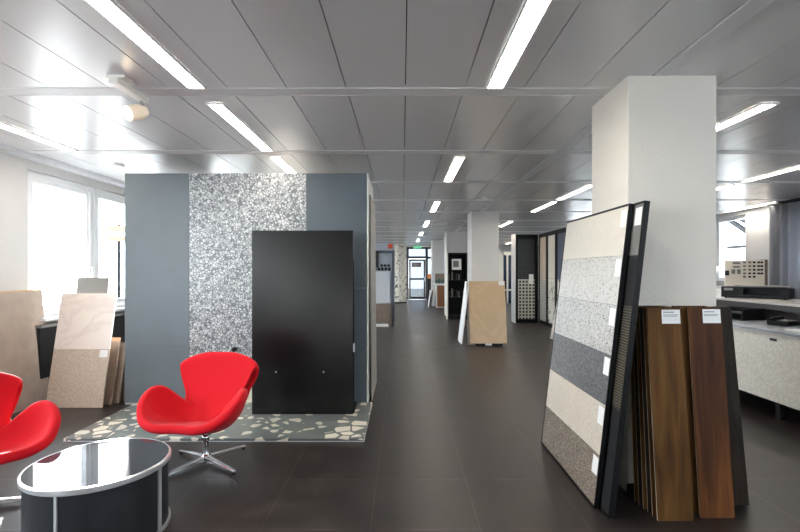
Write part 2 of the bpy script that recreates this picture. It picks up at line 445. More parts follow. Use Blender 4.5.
# windows in view, plus some unseen ones added for light
def window(n, x, y0, y1, z0, z1, inward, splits, handles=(), frame=.07):
    """frame mesh named window_n with glass and handles as children; inward = +1 or -1 along X"""
    bm = bmesh.new()
    d = .07
    xa, xb = (x-d, x) if inward > 0 else (x, x+d)
    edges = [y0]+list(splits)+[y1]
    for i in range(len(edges)-1):
        a, b = edges[i], edges[i+1]
        bx(bm, xa, xb, a, a+frame, z0, z1); bx(bm, xa, xb, b-frame, b, z0, z1)
        bx(bm, xa, xb, a+frame, b-frame, z0, z0+frame); bx(bm, xa, xb, a+frame, b-frame, z1-frame, z1)
        # sash step
        s = .02*inward
        xc, xd = sorted((x, x+s))
        a2, b2 = a+.018, b-.018
        bx(bm, xc, xd, a2, a2+.055, z0+.018, z1-.018); bx(bm, xc, xd, b2-.055, b2, z0+.018, z1-.018)
        bx(bm, xc, xd, a2+.055, b2-.055, z0+.018, z0+.073); bx(bm, xc, xd, a2+.055, b2-.055, z1-.073, z1-.018)
    w = struct(ob('window_%d' % n, bm, FRAMEW))
    for i in range(len(edges)-1):
        xm = (xa+xb)/2
        box('window_glass', (xm-.004, xm+.004, edges[i]+frame, edges[i+1]-frame, z0+frame, z1-frame), GLASS, w)
    for hy, hz in handles:
        bm = bmesh.new(); s = inward
        xp = x+.02*s
        q = sorted((xp, xp+.012*s)); bx(bm, q[0], q[1], hy-.014, hy+.014, hz-.035, hz+.035)
        q = sorted((xp+.012*s, xp+.05*s)); bx(bm, q[0], q[1], hy-.009, hy+.009, hz-.009, hz+.009)
        q = sorted((xp+.036*s, xp+.05*s)); bx(bm, q[0], q[1], hy-.011, hy+.011, hz-.12, hz+.012)
        ob('window_handle', bm, LAMPW, w, bevel=.003)
    return w
window(1, X0-.03, 4.9, 7.7, .9, 2.5, 1, (5.98,), ((5.89, 1.45),), frame=.12)
for n, (a, b, c, d) in enumerate(LW[:2]+LW[3:]): window((10, 11, 2, 3, 4)[n], X0-.03, a, b, c, d, 1, ((a+b)/2,))  # unseen left windows, added to light the room
window(5, X1+.1, 9.3, 10.25, 1.2, 2.56, -1, (), ((10.2, 1.5),))
for n, i in enumerate((0, 1, 3, 4)): window(6+n, X1+.1, *RW[i], -1, ((RW[i][0]+RW[i][1])/2,))  # the far pair is unseen and added to brighten the room
for n, (a, b) in enumerate(FILL_FW):  # added fill windows, out of view behind the camera
    bm = bmesh.new(); y0, y1, f = Y0-.14, Y0-.07, .08; m_ = (a+b)/2
    bx(bm, a, a+f, y0, y1, .9, 2.5); bx(bm, b-f, b, y0, y1, .9, 2.5); bx(bm, m_-f, m_+f, y0, y1, .9, 2.5)
    for c, d in ((a+f, m_-f), (m_+f, b-f)): bx(bm, c, d, y0, y1, .9, .9+f); bx(bm, c, d, y0, y1, 2.5-f, 2.5)
    w = struct(ob('window_%d' % (12+n), bm, FRAMEW))
    for c, d in ((a+f, m_-f), (m_+f, b-f)): box('window_glass', (c, d, Y0-.11, Y0-.102, .9+f, 2.5-f), GLASS, w)
struct(box('window_sill', (X0, X0+.16, 4.95, 7.75, .87, .9), FRAMEW))

# glazed exit door in the far wall
bm = bmesh.new()
yd0, yd1 = 22.82, 22.9
def bar(x0, x1, z0, z1): bx(bm, x0, x1, yd0, yd1, z0, z1)
bar(.2, .31, 0, 2.61); bar(1.14, 1.26, 0, 2.61); bar(1.5, 1.6, 0, 2.61)
bar(.31, 1.14, 2.5, 2.61); bar(.31, 1.14, 2.02, 2.14); bar(1.26, 1.5, 2.5, 2.61); bar(1.26, 1.5, 2.02, 2.12); bar(1.26, 1.5, 0, .12)
door = struct(ob('door_1', bm, DOORGREY))
bm = bmesh.new()
def bar(x0, x1, z0, z1): bx(bm, x0, x1, yd0-.015, yd0+.05, z0, z1)
bar(.315, .4, .01, 2.01); bar(1.05, 1.135, .01, 2.01); bar(.4, 1.05, .01, .13); bar(.4, 1.05, .97, 1.06); bar(.4, 1.05, 1.91, 2.01)
ob('door_leaf', bm, DOORGREY, door)
for d in ((.31, 1.14, 2.14, 2.5), (1.26, 1.5, .12, 2.02), (1.26, 1.5, 2.12, 2.5), (.4, 1.05, .13, .97), (.4, 1.05, 1.06, 1.91)):
    box('door_glass', (d[0], d[1], 22.855, 22.865, d[2], d[3]), DOORGLASS, door)
bm = bmesh.new(); tube(bm, (1.09, 22.75, .95), (1.09, 22.75, 1.12), .012, n=10); bx(bm, 1.08, 1.1, 22.75, 22.82, .97, .99); bx(bm, 1.08, 1.1, 22.75, 22.82, 1.08, 1.1)
ob('door_handle', bm, SATIN, door)
p = thing('door_poster', 'small maroon notice stuck on the glass of the far exit door', 'poster', (.69, 22.79, 1.72))
box('poster_sheet', (-.23, .23, 0, .008, -.11, .11), MAROON, p)
bm = bmesh.new()
for k, (a, b) in enumerate(((-.18, .1), (-.18, .16), (-.18, .02))): bx(bm, a, b, -.004, 0, .05-.05*k, .068-.05*k)
ob('poster_print', bm, PAPER, p)
s = thing('exit_sign', 'green lit emergency exit sign above the far glass door', 'sign', (.72, 22.3, 2.5))
box('sign_box', (-.2, .2, -.03, .03, 0, .11), LAMPW, s, bevel=.004)
box('sign_face', (-.185, .185, -.034, -.03, .01, .1), EXITGREEN, s)
bm = bmesh.new(); tube(bm, (0, 0, .11), (0, 0, .147), .01, n=8); ob('sign_hanger', bm, SATIN, s)

# ------------------------------------------------------------------ ceiling lights
GL = 'ceiling strip lights'
def luminaire_proto():
    t = thing('ceiling_light', 'x', 'ceiling light', group=GL)
    L, W = 1.34, .102
    bm = bmesh.new()
    bx(bm, -W/2-.012, -W/2, 0, L, -.012, 0); bx(bm, W/2, W/2+.012, 0, L, -.012, 0)
    bx(bm, -W/2, W/2, 0, .014, -.012, 0); bx(bm, -W/2, W/2, L-.014, L, -.012, 0)
    ob('light_frame', bm, CEILBAR, t)
    box('diffuser', (-W/2, W/2, .014, L-.014, -.003, -.0005), LAMP, t)
    bm = bmesh.new()
    y = .05
    while y < L-.03:
        bx(bm, -W/2, W/2, y, y+.003, -.014, -.004); y += .045
    ob('louvre', bm, LAMPW, t)
    return t
LIGHTS = [
    (-1.38, -1, 'bright ceiling strip light at upper left, nearest in the row over the black board'),
    (-1.38, 0, 'ceiling strip light just behind the first metal rail, left of the display wall top'),
    (-1.38, 1, 'short looking ceiling strip light partly cut by the display wall top edge'),
    (-3.38, 0, 'ceiling strip light at far left nearest the left windows'),
    (.62, -1, 'bright ceiling strip light over the aisle, cut by the top of the photo'),
    (.62, 1, 'ceiling strip light over the aisle, second one in from the camera'),
    (.62, 3, 'small ceiling strip light over the aisle, third one in from the camera'),
    (.62, 5, 'small ceiling strip light over the aisle, fourth one in from the camera'),
    (.62, 7, 'tiny ceiling strip light over the aisle, fifth one in from the camera'),
    (.62, 9, 'tiny ceiling strip light over the aisle, the one nearest the far door'),
    (2.7, 0, 'ceiling strip light immediately right of the big plaster column'),
    (2.7, 2, 'ceiling strip light touching the left edge of the big plaster column'),
    (2.7, 3, 'ceiling strip light above the black tile racks, next beyond the big column'),
    (2.7, 5, 'ceiling strip light just right of the second column top'),
    (4.7, 1, 'ceiling strip light running to the right photo edge above the window'),
    (4.7, 2, 'ceiling strip light beside the big column, above the right window'),
    (4.7, 10, 'tiny distant ceiling strip light left of the white edged tile rack'),
    (6.7, 3, 'ceiling strip light close to the right wall above the curtain'),
]
proto = luminaire_proto()
for i, (x, k, lab) in enumerate(LIGHTS):
    o = proto if i == 0 else copy_tree(proto)
    o.location = (x, 3.17+1.61*k+.2, CEILZ-.0015); o['label'] = lab
def disc(x, y, r, lab):
    bm = bmesh.new(); lathe(bm, [(.001, 0), (r, 0), (r, -.02), (r*.8, -.035), (.001, -.035)], 24)
    o = ob('ceiling_sensor', bm, LAMPW, smooth=False); o.location = (x, y, CEILZ-.001); tag(o, lab, 'ceiling sensor', 'ceiling sensors')
disc(-3.3, 5.35, .06, 'round white ceiling sensor above the left window')
disc(1.36, 7.6, .06, 'round white ceiling sensor in front of the second column')

# spotlight
sp = thing('ceiling_spotlight', 'cream adjustable spotlight with glowing lens on the ceiling at upper left', 'spotlight', (-1.805, 2.95, CEILZ-.001))
box('mounting_plate', (-.06, .06, -.06, .06, -.022, 0), LAMPW, sp, bevel=.004)
box('driver_box', (-.03, .03, -.08, .27, -.062, -.022), LAMPW, sp, bevel=.004)
bm = bmesh.new(); tube(bm, (0, .23, -.0621), (0, .23, -.1), .012, n=14); ob('swivel', bm, CHROME, sp, smooth=False)
bm = bmesh.new()
a = Vector((.02, .25, -.125)); d = Vector((-.5, -.78, -.38)).normalized()
tube(bm, a, a+d*.035, .034, .046, 28); tube(bm, a+d*.035, a+d*.13, .05, .054, 28)
hd = ob('lamp_head', bm, BEIGELAMP, sp, bevel=.003)
bm = bmesh.new(); tube(bm, a+d*.13, a+d*.136, .046, .043, 28); ob('lamp_lens', bm, WARMLENS, hd)

# ------------------------------------------------------------------ display wall and platform
dw = thing('display_wall', 'tall free-standing wall faced in blue-grey tile and grey white terrazzo', 'display wall', (-1.65, 4.85, 0))
L = lambda x: x+1.65
box('wall_core', (L(-2.93), L(-.364), .012, .9, 0, 2.425), WHITE, dw)
box('glow_cut_cap', (L(-2.93), L(-.364), .012, .9, 2.4255, 2.44), TMID, dw)  # unseen grey cap, added to weaken the glow thrown on the ceiling
def tile_face(name, x0, x1, mat, z0, z1, joints):
    bm = bmesh.new(); zz = [z0]+joints+[z1]
    for i in range(len(zz)-1): bx(bm, x0+.0015, x1-.0015, 0, .012, zz[i]+.001, zz[i+1]-.001)
    return ob(name, bm, mat, dw)
tile_face('blue_grey_facing', L(-2.93), L(-2.25), BLUEGREY, .02, 2.44, [.62])
tile_face('terrazzo_facing', L(-2.25), L(-1.017), TERR_BW, .3, 2.44, [])
tile_face('cream_base_tile', L(-2.25), L(-1.017), CREAM, .02, .3, [])
tile_face('shaded_facing', L(-1.017), L(-.375), SHADED_BLUEGREY, .02, 2.44, [1.23])
box('edge_profile', (L(-.375), L(-.362), -.002, .0115, .02, 2.44), LAMPW, dw)
bm = bmesh.new(); tube(bm, (L(-1.76), -.002, .59), (L(-1.76), -.05, .59), .018, .024, 16); ob('wall_knob', bm, BLACK, dw)
sl = box('stone_slab', (-.012, 0, 0, .85, 0, 2.24), SANDEDGE); sl.location = (-.328, 5.0, 0); sl.rotation_euler = (0, R(-.5), 0)
tag(sl, 'tall beige slab leaning on the side of the display wall', 'slab')
pf = thing('display_platform', 'low terrazzo floor platform with large cream chips at the display wall foot', 'platform', (-2.8, 3.8, 0))
box('platform_top', (0, 2.48, 0, 1.046, .006, .026), TERR_FLOOR, pf)
box('platform_edge', (-.004, 2.484, -.004, 1.046, 0, .0058), SATIN, pf)

bb = thing('display_board', 'large black satin board standing in front of the terrazzo facing', 'board', (-.966, 4.44, .0265))
box('board_panel', (-.488, .488, 0, .03, 0, 1.775), BLACKBOARD, bb, bevel=.002)
bm = bmesh.new()
for x in (-.4, .46): bx(bm, x, x+.035, .0305, .07, 0, 1.5); bx(bm, x, x+.035, .0705, .33, 0, .03)
bx(bm, -.365, .46, .035, .06, .6, .63)
ob('rear_support', bm, BLACKM, bb)
for x in (-.255, .205):
    bm = bmesh.new(); tube(bm, (x, .0005, .41), (x, -.006, .41), .008, n=12); ob('board_bolt', bm, SATIN, bb)
box('board_clip', (.489, .503, .01, .03, .6, .68), SATIN, bb)

# ------------------------------------------------------------------ swan armchairs
KEYS = [  # outline x,y,z  and the control point of the ray from the seat centre
    ((0, -.395, .352), (0, -.25, .31)),
    ((.17, -.40, .352), (.12, -.25, .30)),
    ((.305, -.36, .40), (.25, -.22, .275)),
    ((.395, -.25, .505), (.355, -.17, .27)),
    ((.405, -.12, .575), (.375, -.10, .28)),
    ((.35, -.015, .565), (.325, -.04, .29)),
    ((.24, .05, .46), (.23, 0, .29)),
    ((.10, .10, .325), (.09, .055, .285)),
    ((.165, .12, .43), (.14, .10, .32)),
    ((.285, .16, .565), (.21, .135, .34)),
    ((.357, .195, .66), (.25, .155, .36)),
    ((.29, .235, .725), (.19, .175, .36)),
    ((.15, .262, .768), (.10, .19, .36)),
    ((0, .27, .774), (0, .195, .36)),
]
def catmull(pts, n):
    out = []; m = len(pts)
    for i in range(m):
        p0, p1, p2, p3 = pts[(i-1) % m], pts[i], pts[(i+1) % m], pts[(i+2) % m]
        for j in range(n):
            t = j/n
            out.append(.5*((2*p1)+(p2-p0)*t+(2*p0-5*p1+4*p2-p3)*t*t+(3*p1-p0-3*p2+p3)*t**3))
    return out
def swan(name, label, loc, rz, base_rz):
    t = thing(name, label, 'armchair', loc, (0, 0, rz))
    half = [(Vector((p[0]*.935, p[1], p[2])), Vector((c[0]*.935, c[1], c[2]))) for p, c in KEYS]
    loop = half + [(Vector((-p.x, p.y, p.z)), Vector((-c.x, c.y, c.z))) for p, c in half[-2:0:-1]]
    P = catmull([a for a, _ in loop], 4); Cc = catmull([b for _, b in loop], 4)
    O = Vector((0, -.06, .268)); M = 9
    bm = bmesh.new(); cen = bm.verts.new(O); rings = []
    for k in range(1, M+1):
        s = k/M; ring = []
        for p, c in zip(P, Cc):
            q = O*(1-s)**2 + c*2*s*(1-s) + p*s*s
            ring.append(bm.verts.new(q))
        rings.append(ring)
    n = len(P)
    for i in range(n):
        j = (i+1) % n
        bm.faces.new((cen, rings[0][i], rings[0][j]))
        for k in range(M-1):
            bm.faces.new((rings[k][i], rings[k+1][i], rings[k+1][j], rings[k][j]))
    sh = ob('seat_shell', bm, RED, t, smooth=True)
    so = sh.modifiers.new('solid', 'SOLIDIFY'); so.thickness = .06; so.offset = -1
    ss = sh.modifiers.new('sub', 'SUBSURF'); ss.levels = ss.render_levels = 2
    bm = bmesh.new()
    lathe(bm, [(.001, .015), (.033, .015), (.036, .06), (.024, .068), (.019, .075), (.019, .17), (.026, .175), (.03, .215), (.001, .215)], 28)
    ob('pedestal', bm, CHROME, t, smooth=True)
    for k in range(4):
        a = base_rz-rz+k*math.pi/2
        bm = bmesh.new(); secs = []
        for r_, w, z0, z1 in ((.012, .024, .02, .058), (.06, .022, .02, .055), (.2, .018, .018, .044), (.31, .014, .017, .034), (.34, .011, .0165, .03)):
            secs.append([bm.verts.new((r_, y, z)) for y, z in ((-w, z0), (w, z0), (w*.8, z1), (-w*.8, z1))])
        for u, v in zip(secs, secs[1:]):
            for i in range(4): bm.faces.new((u[i], u[(i+1) % 4], v[(i+1) % 4], v[i]))
        bm.faces.new(secs[0][::-1]); bm.faces.new(secs[-1])
        leg = ob('leg', bm, CHROME, t, bevel=.004)
        leg.rotation_euler = (0, 0, a)
        bm = bmesh.new(); tube(bm, (.325, 0, 0), (.325, 0, .0165), .012, n=12); ob('glide', bm, RUBBER, leg)
    return t
swan('swan_armchair', 'red upholstered swan armchair whole in view in front of the display wall', (-1.44, 3.37, 0), R(-7), R(56))
swan('swan_armchair', 'red upholstered swan armchair cut off by the left photo edge', (-2.535, 2.70, 0), R(60), R(22))

# ------------------------------------------------------------------ drum table
tb = thing('drum_coffee_table', 'round black drum coffee table with dark glass top and silver rims', 'coffee table', (-1.64, 2.495, 0))
r = .343
bm = bmesh.new(); lathe(bm, [(.001, .02), (r-.012, .02), (r-.012, .352), (.001, .352)], 96); ob('table_body', bm, DRUM, tb)
bm = bmesh.new(); lathe(bm, [(.30, .003), (r, .003), (r, .0195), (.30, .0195)], 96); ob('bottom_rim', bm, SATIN, tb)
bm = bmesh.new(); lathe(bm, [(r-.010, .3525), (r, .3525), (r+.002, .36), (r+.002, .376), (r-.004, .382), (r-.010, .382)], 96); ob('top_rim', bm, SATIN, tb)
bm = bmesh.new(); lathe(bm, [(.001, .353), (r-.0105, .353), (r-.0105, .381), (.001, .381)], 96); ob('glass_top', bm, BLACKGLASS, tb)
for k, a in enumerate((-88, -4, 86, 176)):
    bm = bmesh.new(); a = R(a); w = .022 if k == 1 else .012
    rr0, rr1 = r-.0115, r-.002
    lathe(bm, [(rr0, .021), (rr1, .021), (rr1, .351), (rr0, .351)], 4, a-w/r/2*2, a+w/r/2*2) if False else None
    c0, s0 = math.cos(a), math.sin(a)
    bx(bm, rr0, rr1, -w/2, w/2, .0205, .3515)
    o = ob('door_strip', bm, SATIN, tb); o.rotation_euler = (0, 0, a)
# radial extent is from the table centre

# ------------------------------------------------------------------ leaning sheets
def sheet(name, label, cat, x, y, w, h, t, lean, mat, heading=0, tilt=0, group=None, z=0):
    """single slab pivoting on its rear bottom edge; front faces local -Y, leans back towards +Y"""
    o = box(name, (0, w, -t, 0, 0, h), mat, bevel=.0015)
    o.location = (x, y, z); o.rotation_euler = (-lean, tilt, heading)
    return tag(o, label, cat, group) if label else o

# left wall slab
lf = thing('stone_slab', 'big taupe slab with raw wood top edge leaning on the left wall', 'slab', (-3.86, 3.75, 0), (R(-4.5), 0, R(90)))
box('slab_face', (0, 1.27, -.02, 0, .0, 1.2), TAUPE, lf)
box('top_edge', (0, 1.27, -.02, 0, 1.2005, 1.212), RAWEDGE, lf)

# slabs below the left windows
gs = 'stone slabs stacked below the left windows'
fr = thing('stone_slab', 'front slab below the left windows, pale marble above beige stone with white tag', 'slab', (-3.676, 4.75, 0), (-.2, 0, 0), gs)
box('beige_half', (0, .585, -.02, 0, 0, .592), BEIGE_CON, fr)
box('marble_half', (0, .585, -.02, 0, .594, 1.19), MARBLE_W, fr)
box('label_tag', (.49, .575, -.0215, -.0202, .51, .585), PAPER, fr)
sheet('stone_slab', 'tan slab edge showing left behind the marble and beige slab', 'slab', -3.72, 4.83, .5, .60, .015, .2, BROWNSLAB, group=gs)
sheet('stone_slab', 'short slab with orange top directly right behind the marble slab', 'slab', -3.52, 4.83, .46, .74, .018, .16, ORANGE, group=gs) if False else None
oo = thing('stone_slab', 'brown slab with orange top edge right behind the marble slab', 'slab', (-3.51, 4.86, 0), (-.2, 0, 0), gs)
box('slab_face', (0, .45, -.02, 0, 0, .66), BROWNSLAB, oo)
box('orange_top', (.2, .45, -.02, 0, .661, .70), ORANGE, oo)
sheet('stone_slab', 'mid brown slab second from the right below the left windows', 'slab', -3.48, 4.92, .46, .615, .02, .18, BROWNSLAB, group=gs)
sheet('stone_slab', 'dark brown rightmost slab below the left windows beside the display wall', 'slab', -3.45, 4.98, .48, .63, .02, .17, BROWNDK, group=gs)
sheet('stone_slab', 'olive grey slab whose top rises behind the pale marble slab', 'slab', -3.72, 5.1, .35, 1.345, .02, .14, OLIVE, group=gs)
st = thing('slab_stand', 'dark metal stand the window slabs lean on', 'stand', (-3.4, 5.45, 0))
for x in (-.24, .2): box('foot_rail', (x, x+.03, -.22, .15, 0, .02), BLACKM, st)
bm = bmesh.new()
for x in (-.24, .2): bx(bm, x, x+.03, -.1, -.07, .02, 1.0)
bx(bm, -.21, .2, -.1, -.07, .5, .53)
ob('upright', bm, BLACKM, st)
rd = thing('radiator', 'dark grey radiator cover below the left windows', 'radiator', (-3.99, 4.9, 0))
box('radiator_body', (0, .13, 0, 2.6, .1, .8), TDARK, rd, bevel=.004)
box('radiator_top', (0, .15, -.01, 2.61, .8005, .83), TMID, rd)
for y in (.2, 2.3): box('radiator_foot', (.02, .1, y, y+.05, 0, .0995), BLACKM, rd)

# ------------------------------------------------------------------ tall tile sample boards against the column
def sample_board(label, base_x, y_near, length, lean, tiles, depth, names, ntags=6):
    """board plane runs along Y, faces -X, leans towards +X. local x runs away from the camera"""
    t = thing('tile_sample_board', label, 'sample board', (base_x, y_near, 0), (-lean, 0, R(-90)), 'tile sample boards on the big column')
    # heading -90: local x -> -Y world, so build in negative local x
    H = 1.82
    bm = bmesh.new()
    bx(bm, -length, 0, -depth, -.001, .0, H)
    ob('backing', bm, BLACKM, t)
    bm = bmesh.new()
    bx(bm, -length-.006, -length, -depth-.016, -.001, 0, H); bx(bm, .0, .006, -depth-.016, -.001, 0, H)
    bx(bm, -length, 0, -depth-.016, -depth-.0005, 0, .012); bx(bm, -length, 0, -depth-.016, -depth-.0005, H-.012, H)
    ob('board_frame', bm, BLACK, t)
    n = len(tiles); hh = (H-.024)/n
    for i, m in enumerate(tiles):
        z1 = H-.012-i*hh; z0 = z1-hh
        tl = box('sample_tile', (-length+.001, -.001, -depth-.013, -depth-.001, z0+.001, z1-.001), m, t)
        tl['label'] = names[i]
        if i < ntags:
            box('tile_label', (-.085, -.012, -depth-.0145, -depth-.0132, z1-.125, z1-.02), PAPER, tl)
    return t
LEAN = math.atan((1.375-1.165)/1.81)
sample_board('tall board of six speckled stone tiles leaning on the big plaster column', 1.163, 2.73, 1.03, LEAN,
             [T1, T2, T3, T4, T5, T6], .014, ['plain cream tile', 'white flecked tile', 'pale grey flecked tile', 'dark grey flecked tile', 'warm cream flecked tile', 'brown grey flecked tile'])
sample_board('black framed board of dark tiles sticking out behind the speckled tile board', 1.206, 2.625, 1.0, LEAN-.002,
             [TMID, TDARK, TRIB, TRIB, TDARK, TDARK], .018, ['grey tile', 'charcoal tile', 'ribbed tile', 'ribbed tile', 'charcoal tile', 'charcoal tile'], 1)

# ------------------------------------------------------------------ wood planks against the column
gw = 'wood planks leaning on the big column'
def plank(label, x, y, w, h, lean, mat, lab=False, tilt=0):
    t = thing('wood_plank', label, 'plank', (x, y, 0), (-lean, tilt, 0), gw)
    box('plank_face', (0, w, -.012, -.006, 0, h), mat, t)
    box('plank_core', (0, w, -.0058, 0, 0, h), PLYEDGE, t)
    if lab:
        l = box('plank_label', (w*.42, w-.008, -.0135, -.0122, h-.09, h-.008), PAPER, t)
        bm = bmesh.new(); bx(bm, w*.46, w*.78, -.0142, -.0136, h-.026, h-.021); bx(bm, w*.46, w*.9, -.0142, -.0136, h-.04, h-.037); bx(bm, w*.46, w*.86, -.0142, -.0136, h-.048, h-.045)
        ob('label_print', bm, INK, l)
    return t
ord_ = ['second', 'third', 'fourth', 'fifth', 'sixth']
plank('golden walnut plank with white label, front of the left plank stack', 1.441, 2.604, .2, 1.195, .10, WALNUT, True)
for k in range(1, 6):
    plank('walnut plank, %s sheet back in the left plank stack by its edge' % ord_[k-1], 1.441-.004*k, 2.604+.043*k, .2, 1.195, .10-.0075*k, (WALNUTD, WALNUT)[k % 2])
plank('reddish walnut plank with white label, front of the middle plank stack', 1.70, 2.634, .195, 1.195, .095, WALNUT2, True)
for k in range(1, 5):
    plank('walnut plank, %s sheet back in the middle plank stack by its edge' % ord_[k-1], 1.672+.004*k, 2.634+.043*k, .2, 1.195, .095-.007*k, (WALNUT2, WALNUT)[k % 2])
for k in range(0, 3):
    plank('dark oak plank, %s sheet in the right dark plank stack' % ('front', 'middle', 'rearmost')[k], 1.968-.002*k, 2.77+.03*k, .112, 1.19, 
          .042-.006*k, WALNUTD, tilt=R(-3.6))

# ------------------------------------------------------------------ second column group
sd = thing('marble_slab', 'sand marble slab with small white tag leaning on the second column', 'slab', (1.27, 8.64, .05), (-.17, 0, 0))
box('slab_face', (0, .69, -.02, 0, 0, 1.18), SAND, sd)
box('slab_tag', (.57, .68, -.0215, -.0202, 1.1, 1.178), PAPER, sd)
bm = bmesh.new(); bx(bm, .1, .6, -.03, .06, -.045, -.003); ob('slab_foot', bm, BLACK, sd)
box('foot_tag', (.28, .4, -.032, -.0302, -.043, -.005), PAPER, sd)
sheet('stone_slab', 'grey slab standing right behind the sand marble slab', 'slab', 1.245, 8.78, .3, 1.2, .03, .16, SANDEDGE)
ws = box('white_slab', (0, .02, 0, .55, 0, 1.21), PAPER); ws.location = (1.13, 8.85, 0); ws.rotation_euler = (0, R(7), 0)
tag(ws, 'white slab leaning left of the sand marble slab at the second column', 'slab')

# white slab leaning behind the big sample board
wl = thing('white_slab', 'white slab with black foot peeking out behind the speckled tile board', 'slab', (3.0, 9.35, .03), (-.2, R(9), R(-25)))
box('slab_face', (0, .6, -.015, 0, 0, 1.1), PAPER, wl)
box('slab_foot', (-.04, .3, -.05, .02, -.015, -.001), BLACK, wl)

# ------------------------------------------------------------------ far racks on the right
rk = thing('tile_rack', 'black tile rack with pale lattice lower tiles and white left side', 'tile rack', (3.08, 12.5, 0))
bm = bmesh.new(); bx(bm, 0, .6, .03, .5, 0, 2.40); ob('rack_body', bm, BLACKM, rk)
bm = bmesh.new(); bx(bm, 0, .06, 0, .0295, 0, 2.4); bx(bm, .52, .6, 0, .0295, 0, 2.4); bx(bm, .06, .52, 0, .0295, 0, .1); bx(bm, .06, .52, 0, .0295, 2.28, 2.4)
ob('rack_frame', bm, BLACK, rk)
box('upper_tile', (.065, .515, .012, .0292, 1.2, 2.275), FINEROWS, rk)
box('lower_tile', (.065, .515, .01, .0292, .105, 1.19), LATTICE, rk)
box('rack_label', (.36, .48, .004, .0098, 1.06, 1.32), PAPER, rk)
box('side_panel', (-.03, -.002, -.01, .4, 0, 2.42), WHITE, rk)
for i, (ya, yb, um, lm, lab) in enumerate(((11.8, 12.48, BEIGEP, MOSAIC, 'black framed wing board with beige upper tile beside the lattice rack'),
                                     (11.1, 11.78, WHITEP, ORNAMENT, 'black framed wing board with white ornament tile, middle of three'),
                                     (10.4, 11.08, SLATEP, ORNAMENT, 'black framed wing board with slate blue tile nearest the camera'))):
    t = thing('wing_board', lab, 'sample board', (3.72, ya, 0), (0, 0, R(-90)), 'wing boards of the tile rack')
    w = yb-ya
    bm = bmesh.new(); bx(bm, -w, 0, 0, .04, 0, 2.4); ob('board_back', bm, BLACKM, t)
    bm = bmesh.new()
    bx(bm, -w, -w+.07, -.02, -.0005, 0, 2.4); bx(bm, -.07, 0, -.02, -.0005, 0, 2.4); bx(bm, -w+.07, -.07, -.02, -.0005, 0, .1); bx(bm, -w+.07, -.07, -.02, -.0005, 2.3, 2.4)
    ob('board_frame', bm, BLACK, t)
    box('upper_tile', (-w+.072, -.072, -.012, -.0006, 1.22, 2.298), um, t)
    box('lower_tile', (-w+.072, -.072, -.012, -.0006, .102, 1.215), lm, t)
# far dark blue cabinet seen in the gap
fc = thing('display_cabinet', 'distant dark blue display cabinet with white upright between column and rack', 'cabinet', (4.4, 20, 0))
box('cabinet_back', (0, .5, .05, .4, 0, 2.1), DARKBLUEG, fc)
bm = bmesh.new(); bx(bm, .13, .2, 0, .0495, 0, 2.1); ob('upright', bm, WHITEP, fc)
bm = bmesh.new(); bx(bm, 0, .129, 0, .0495, .55, .62); bx(bm, .201, .5, 0, .0495, .55, .62); bx(bm, 0, .5, -.01, .4, 2.1005, 2.25); ob('shelf', bm, WHITEP, fc)
cp = box('cream_panel', (4.02, 4.3, 19.6, 19.65, 0, 2.2), CREAM); tag(cp, 'distant cream panel right of the second column', 'panel')

# black accessory rack against the third column
ar = thing('accessory_rack', 'black accessory rack with shelves left of the second column', 'rack', (1.33, 13.4, 0))
bm = bmesh.new(); bx(bm, 0, .56, .35, .4, .0, 1.94); bx(bm, 0, .02, 0, .3495, 0, 1.94); bx(bm, .54, .56, 0, .3495, 0, 1.94); bx(bm, .02, .54, 0, .3495, 0, .12); bx(bm, .02, .54, 0, .3495, 1.9, 1.94)
ob('rack_frame', bm, BLACKM, ar)
for z in (.62, 1.12, 1.42): box('shelf', (.0205, .5395, 0, .349, z, z+.025), BLACK, ar)
box('perforated_side', (-.03, -.002, 0, .3, .0, 1.94), WHITEP, ar)
pc = thing('picture_card', 'small white picture card on the top shelf of the accessory rack', 'card', (1.45, 13.5, 1.448), (R(-8), 0, 0))
box('card_sheet', (0, .28, 0, .01, 0, .32), PAPER, pc)
box('card_image', (.04, .2, -.003, -.0002, .08, .26), TMID, pc)
for z, n in ((.646, 7), (1.146, 6)):
    for k in range(n):
        x = 1.37+.07*k
        b_ = box('sample_strip', (x, x+.022+.01*(k % 2), 13.46, 13.62, z, z+.17+.025*((k*3) % 4)), (TDARK, TMID, BLACKM)[k % 3])
        tag(b_, 'dark tile sample strip standing on the %s shelf of the accessory rack' % ('lower' if z < 1 else 'middle'), 'tile sample', 'tile strips on the %s accessory rack shelf' % ('lower' if z < 1 else 'middle'))

# brown cabinet and things near the exit door
cb = thing('low_cabinet', 'brown fronted low cabinet with white top at the far end of the aisle', 'cabinet', (1.3, 17.7, 0))
box('cabinet_body', (.0, .38, .02, .7, .0, .86), LAMPW, cb)
box('cabinet_front', (.035, .375, 0, .0195, .03, .85), BROWNCAB, cb)
box('cabinet_top', (-.05, .4, -.02, .7, .8605, .93), LAMPW, cb)
tr = thing('sample_tray', 'tray of green and grey samples on the far brown cabinet', 'tray', (1.27, 17.75, .931))
box('tray_back', (0, .38, .2, .23, 0, .38), BROWNSLAB, tr)
bm = bmesh.new()
for k in range(4): bx(bm, .01+.095*k, .09+.095*k, .02, .15, 0, .14+.04*(k % 2))
ob('sample_block', bm, GREENT, tr)
box('tray_base', (0, .38, 0, .1995, -.0, .0) if False else (0, .38, .151, .1995, 0, .02), TMID, tr)
for k, (x, m) in enumerate(((1.0, PAPER), (1.09, BROWNDK))):
    o = box('stone_slab', (0, .02, 0, .5, 0, .66), m); o.location = (x, 17.75, 0); o.rotation_euler = (0, R(7), 0)
    tag(o, ('white' if k == 0 else 'brown')+' slab leaning left of the far brown cabinet', 'slab')
